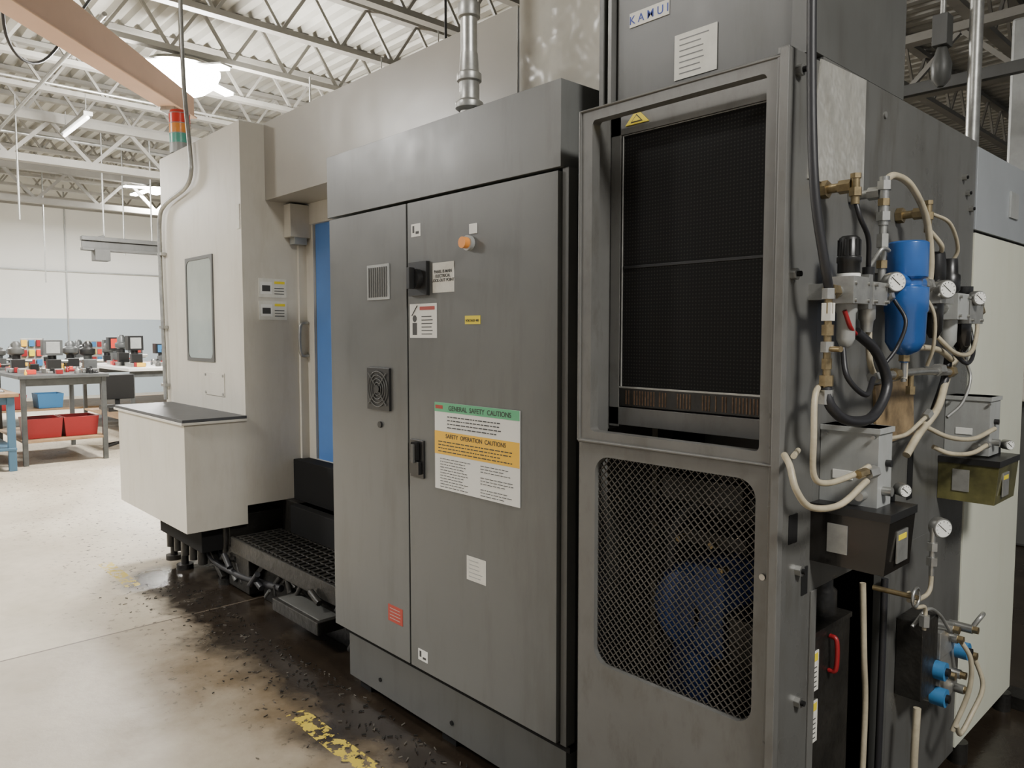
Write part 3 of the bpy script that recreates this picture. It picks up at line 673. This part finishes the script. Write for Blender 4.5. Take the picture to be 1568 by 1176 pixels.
for yy,zz in((2.42,.56),(2.46,.44),(2.56,.55),(2.56,.47),(2.50,.38),(2.36,.47),(2.38,.60)):
    v.cyl((-.75,yy,zz),(-.685,yy,zz),.014,'steel');nut(v,(-.69,yy,zz),(1,0,0),.012,.02,'brass')
v.tube([(-.68,2.42,.56),(-.655,2.44,.50),(-.66,2.45,.40),(-.69,2.42,.28)],.007,'beigehose')
v.tube([(-.68,2.56,.47),(-.655,2.57,.38),(-.67,2.52,.30),(-.68,2.46,.26),(-.68,2.42,.30)],.007,'beigehose')
v.tube([(-.69,2.56,.55),(-.67,2.58,.59),(-.68,2.64,.58)],.007,'zinc')
v.tube([(-.72,2.15,.66),(-.70,2.2,.70),(-.70,2.3,.66),(-.69,2.36,.60)],.005,'zinc')
v.done(.002)
c=Bd('hydraulic_oil_tank')
c.box(-1.0,-.806,1.69,1.955,.0,.715,'oil').box(-1.005,-.802,1.687,1.96,.715,.728,'oil')
c.lathe((-.835,1.745,.728),(0,0,1),[(0,.022),(.012,.022),(.014,.032),(.036,.032),(.040,.026)],'yellowg')
c.box(-.806,-.8035,1.70,1.775,.58,.68,'paper').box(-.806,-.8035,1.70,1.775,.45,.555,'paper').box(-.8037,-.803,1.705,1.77,.655,.675,'yellowg').box(-.8037,-.803,1.705,1.77,.53,.55,'yellowg')
for i in range(5): c.box(-.8037,-.803,1.71,1.765,.59+i*.012,.593+i*.012,'ink');c.box(-.8037,-.803,1.71,1.765,.46+i*.012,.463+i*.012,'ink')
c.tube([(-.803,1.83,.70),(-.785,1.83,.69),(-.785,1.83,.62),(-.803,1.83,.61)],.006,'redbin')
c.lathe((-.86,1.9,.728),(0,0,1),[(0,.04),(.06,.04),(.07,.03),(.12,.03)],'oil')
c.done(.004)
# ---------------------------------------------------------------- jib crane
J=Bd('jib_crane')
a=Vector((-6.75,2.46,3.40));b_=Vector((-2.3,-1.64,3.40))
d=(b_-a).normalized();sd=d.cross(Vector((0,0,1))).normalized()
def web(p,h,w_): return [p+sd*u*w_+Vector((0,0,v*h)) for u,v in((-1,-1),(1,-1),(1,1),(-1,1))]
vs=web(a,.085,.06)+web(b_,.22,.06)
J.add(vs,[(3,2,1,0),(4,5,6,7),(0,1,5,4),(1,2,6,5),(2,3,7,6),(3,0,4,7)],'jib')
J.bar(a+Vector((0,0,-.09)),b_+Vector((0,0,-.225)),.17,'jib',.014)
J.cyl((b_.x,b_.y,0),(b_.x,b_.y,3.75),.12,'jib').cyl((b_.x,b_.y,0),(b_.x,b_.y,.03),.3,'jib')
J.bar(a+d*.25+Vector((0,0,-.11)),a+d*.40+Vector((0,0,-.11)),.12,'steel',.06)
J.done(.006)
# ---------------------------------------------------------------- lamps
def highbay_or_fill(x,y,z,power,main=False):
    l=Bd('high_bay_or_fill_lamp')
    R_=.40 if main else .17  # main dome built oversize, glare around the lamp put into its shape
    l.lathe((x,y,z+.02),(0,0,1),[(0,R_),(.05,R_*.85),(.12,.06),(.2,.04)],'steel')
    l.lathe((x,y,z-R_*.6),(0,0,1),[(0,R_*.3),(R_*.12,R_*.62),(R_*.32,R_*.88),(R_*.6,R_)],'lampem')
    for i in range(4):
        an=math.radians(20+90*i);dx,dy=math.cos(an),math.sin(an)
        l.bar((x+dx*.16,y+dy*.16,z),(x+dx*.66,y+dy*.66,z-.06),.12,'lampem',.02)
        l.bar((x+dx*.12,y+dy*.12,z+.025),(x+dx*.68,y+dy*.68,z-.035),.15,'steel',.02)
    l.cyl((x,y,z+.2),(x,y,4.95),.012,'zinc')
    o=l.done()
    ld=bpy.data.lights.new('high_bay_or_fill_light','POINT' if main else 'AREA');ld.energy=power;ld.color=(1,.975,.93)
    if main: ld.shadow_soft_size=.32
    else: ld.shape='DISK';ld.size=1.0
    lo=bpy.data.objects.new('high_bay_or_fill_light',ld);COL.objects.link(lo);lo.location=(x,y,z-.60 if main else z-.16);lo.parent=o
highbay_or_fill(-8.45,3.02,4.25,1050,True)
highbay_or_fill(-8.4,-2.6,4.25,360)  # unseen lamp, added as fill on the front faces
highbay_or_fill(-3.6,-1.9,4.3,190)  # unseen lamp near the camera, added as fill for the cabinet
highbay_or_fill(2.2,.6,4.3,260)  # unseen lamp behind the camera, added as fill
highbay_or_fill(-15.5,5.0,4.25,750)  # far lamp, added to brighten the left wall
highbay_or_fill(-14.5,0.0,4.25,700)  # unseen far lamp, also added for light on the wall
fl=Bd('fluorescent_fixture')
for x,y in((-11.5,5.2),(-11.0,2.6),(-6.5,4.6)):
    fl.box(x-.6,x+.6,y-.05,y+.05,4.12,4.17,'steel').cyl((x-.58,y,4.10),(x+.58,y,4.10),.02,'tube')
    for u in(-.5,.5): fl.cyl((x+u,y,4.17),(x+u,y,4.40),.006,'zinc')
fl.done()
# ---------------------------------------------------------------- workbenches
def bench(name,x0,x1,y0,y1,z,top,leg,shelf=.28,lw=.05):
    b=Bd(name);b.box(x0,x1,y0,y1,z-.04,z,top)
    for x in(x0+lw,x1-lw):
        for y in(y0+lw,y1-lw): b.box(x-lw/2,x+lw/2,y-lw/2,y+lw/2,0,z-.04,leg)
    b.box(x0+.03,x1-.03,y0+.03,y1-.03,shelf-.03,shelf,'wood' if leg=='tablegrey' else leg)
    b.box(x1-lw-.01,x1-lw+.01,y0+.05,y1-.05,z-.12,z-.04,leg)
    return b.done(.004)
B1=bench('workbench',-11.2,-9.6,1.62,2.52,1.0,'tablegrey','tablegrey')
B2=bench('workbench',-11.0,-9.35,.4,1.58,.83,'wood','tableblue',.25,.07)
B3=bench('workbench',-13.2,-10.7,3.05,4.9,1.0,'white','tablegrey',.3)
B4=bench('workbench',-15.2,-13.4,1.5,5.2,.95,'tablegrey','tablegrey',.3)
def bin_(x,y,z,k,par):
    b=Bd('parts_bin');w_=.2;d_=.16
    b.add([(x-w_,y-d_,z),(x+w_,y-d_,z),(x+w_,y+d_,z),(x-w_,y+d_,z),(x-w_-.02,y-d_-.02,z+.22),(x+w_+.02,y-d_-.02,z+.22),(x+w_+.02,y+d_+.02,z+.22),(x-w_-.02,y+d_+.02,z+.22),
           (x-w_,y-d_,z+.22),(x+w_,y-d_,z+.22),(x+w_,y+d_,z+.22),(x-w_,y+d_,z+.22),(x-w_+.01,y-d_+.01,z+.02),(x+w_-.01,y-d_+.01,z+.02),(x+w_-.01,y+d_-.01,z+.02),(x-w_+.01,y+d_-.01,z+.02)],
          [(3,2,1,0),(0,1,5,4),(1,2,6,5),(2,3,7,6),(3,0,4,7),(4,5,9,8),(5,6,10,9),(6,7,11,10),(7,4,8,11),(8,9,13,12),(9,10,14,13),(10,11,15,14),(11,8,12,15),(12,13,14,15)],k);b.done(parent=par)
bin_(-9.95,1.88,.285,'redbin',B1);bin_(-9.95,2.25,.285,'redbin',B1);bin_(-13.7,2.2,.305,'redbin',B4);bin_(-13.7,2.7,.305,'bluesol',B4)
def fixture(x,y,z,h,body,head,kind=0,par=None):
    b=Bd('tool_presetter')
    b.box(x-.12,x+.12,y-.09,y+.09,z,z+.05,'steel').cyl((x,y,z+.05),(x,y,z+h*.45),.045,body)
    if kind: b.box(x-.07,x+.07,y-.10,y+.10,z+h*.45,z+h*.85,head).box(x+.07,x+.075,y-.07,y+.07,z+h*.5,z+h*.8,random.choice(['yellow','gbox','redl','bluesol','gbox']))
    else: b.lathe((x,y,z+h*.45),(0,0,1),[(0,.05),(.02,.085),(.08,.085),(.10,.055),(h*.30,.055),(h*.38,.03)],head)
    b.box(x+.03,x+.12,y-.07,y+.07,z+.05,z+h*.35,body).cyl((x+.05,y+.08,z+h*.3),(x+.05,y+.15,z+h*.3),.02,'steel')
    b.box(x+.12,x+.16,y-.05,y-.01,z+.0,z+.06,random.choice(['redl','redbin','black']))
    b.done(.004,parent=par)
random.seed(11)
for i,(x,y) in enumerate([(-10.6,1.78),(-10.1,2.05),(-10.6,2.35),(-10.0,2.40),(-11.3,3.3),(-11.9,3.3),(-11.3,3.75),(-11.9,3.85),(-11.3,4.25),(-12.1,4.4),(-12.6,3.4),(-13.8,1.7),(-13.8,2.1),(-13.9,2.6),(-13.8,3.1),(-13.8,3.6),(-14.0,4.1),(-14.3,1.85),(-14.3,3.3),(-13.8,4.7),(-14.3,2.35),(-14.3,2.8),(-14.4,3.8)]):
    z=1.002 if x>-13.3 else .952
    fixture(x,y,z,random.uniform(.36,.54),random.choice(['tablegrey','tablegrey','black']),random.choice(['black','tablegrey','tablegrey','greyd']),i%3==1,B1 if y<2.6 and x>-11.2 else (B3 if x>-13.3 else B4))
def cards(x,y,z,par):
    b=Bd('colored_tag_rack');b.box(x-.08,x+.08,y-.13,y+.13,z,z+.03,'steel').box(x-.02,x+.0,y-.12,y+.12,z,z+.40,'gbox')
    ks=['yellow','redbin','bluesol','redbin','yellowg','redl','yellow','bluesol','redbin']
    for i in range(9): b.box(x+.0,x+.03,y-.115+(i%3)*.08,y-.055+(i%3)*.08,z+.06+(i//3)*.12,z+.14+(i//3)*.12,ks[i])
    b.done(.003,parent=par)
cards(-13.55,1.88,.952,B4);cards(-13.55,3.35,.952,B4);cards(-10.9,2.0,1.002,B1)
benches={'a':(-11.1,-9.7,1.7,2.45,1.0,B1),'b':(-13,-10.8,3.15,4.8,1.0,B3),'c':(-10.9,-9.5,.5,1.5,.83,B2),'d':(-15,-13.5,1.6,5,.95,B4)}
for key,T in benches.items():
    oc=Bd('small_parts_clutter')
    for i in range(30):
        x=random.uniform(T[0],T[1]);y=random.uniform(T[2],T[3]);h=random.uniform(.02,.10);w_=random.uniform(.02,.06)
        k=random.choice(['redbin','black','tablegrey','steel','redl','steel','yellow','black','greyd'])
        if i%2: oc.box(x-w_,x+w_,y-w_,y+w_,T[4]+.002,T[4]+h,k)
        else: oc.lathe((x,y,T[4]+.002),(0,0,1),[(0,w_*.7),(h*.5,w_*.7),(h*.6,w_*.4),(h,w_*.35)],k,n=12)
    oc.done(.003,parent=T[5])
ch=Bd('shop_chair')
x,y=-10.3,2.85
ch.box(x-.22,x+.22,y-.22,y+.22,.50,.56,'black').box(x-.24,x-.2,y-.2,y+.2,.62,.94,'black').cyl((x,y,.1),(x,y,.5),.025,'black').box(x-.235,x-.215,y-.03,y+.03,.5,.7,'black')
for i in range(5):
    a_=2*math.pi*i/5;ch.bar((x,y,.1),(x+.26*math.cos(a_),y+.26*math.sin(a_),.05),.03,'black').cyl((x+.26*math.cos(a_),y+.26*math.sin(a_)-.01,.025),(x+.26*math.cos(a_),y+.26*math.sin(a_)+.01,.025),.025,'black')
ch.done(.01)
wc=Bd('wall_bracket_crane')
wc.box(-12.06,-11.94,2.85,4.4,2.78,2.84,'greyd').box(-12.06,-11.94,2.85,4.4,2.64,2.68,'greyd').box(-12.01,-11.99,2.85,4.4,2.68,2.78,'greyd').box(-12.1,-11.9,3.0,3.2,2.5,2.66,'greyd').bar((-12,3.0,2.8),(-12,3.15,2.85),.05,'greyd')
wc.done(.004)
# ---------------------------------------------------------------- world, camera
W=bpy.data.worlds.new('world');S.world=W;W.use_nodes=True
W.node_tree.nodes['Background'].inputs['Color'].default_value=(.95,.97,1,1);W.node_tree.nodes['Background'].inputs['Strength'].default_value=.42
ca=bpy.data.cameras.new('camera');ca.sensor_width=36;ca.lens=36*1152/1568;ca.clip_start=.05;ca.clip_end=200
co=bpy.data.objects.new('camera',ca);COL.objects.link(co)
pt=math.radians(3.77);F=Vector((-.7325*math.cos(pt),.681*math.cos(pt),-math.sin(pt))).normalized()
R=F.cross(Vector((0,0,1))).normalized();U=R.cross(F)
mt=Matrix((R,U,-F)).transposed().to_4x4();mt.translation=Vector((0,0,1.45));co.matrix_world=mt
S.camera=co
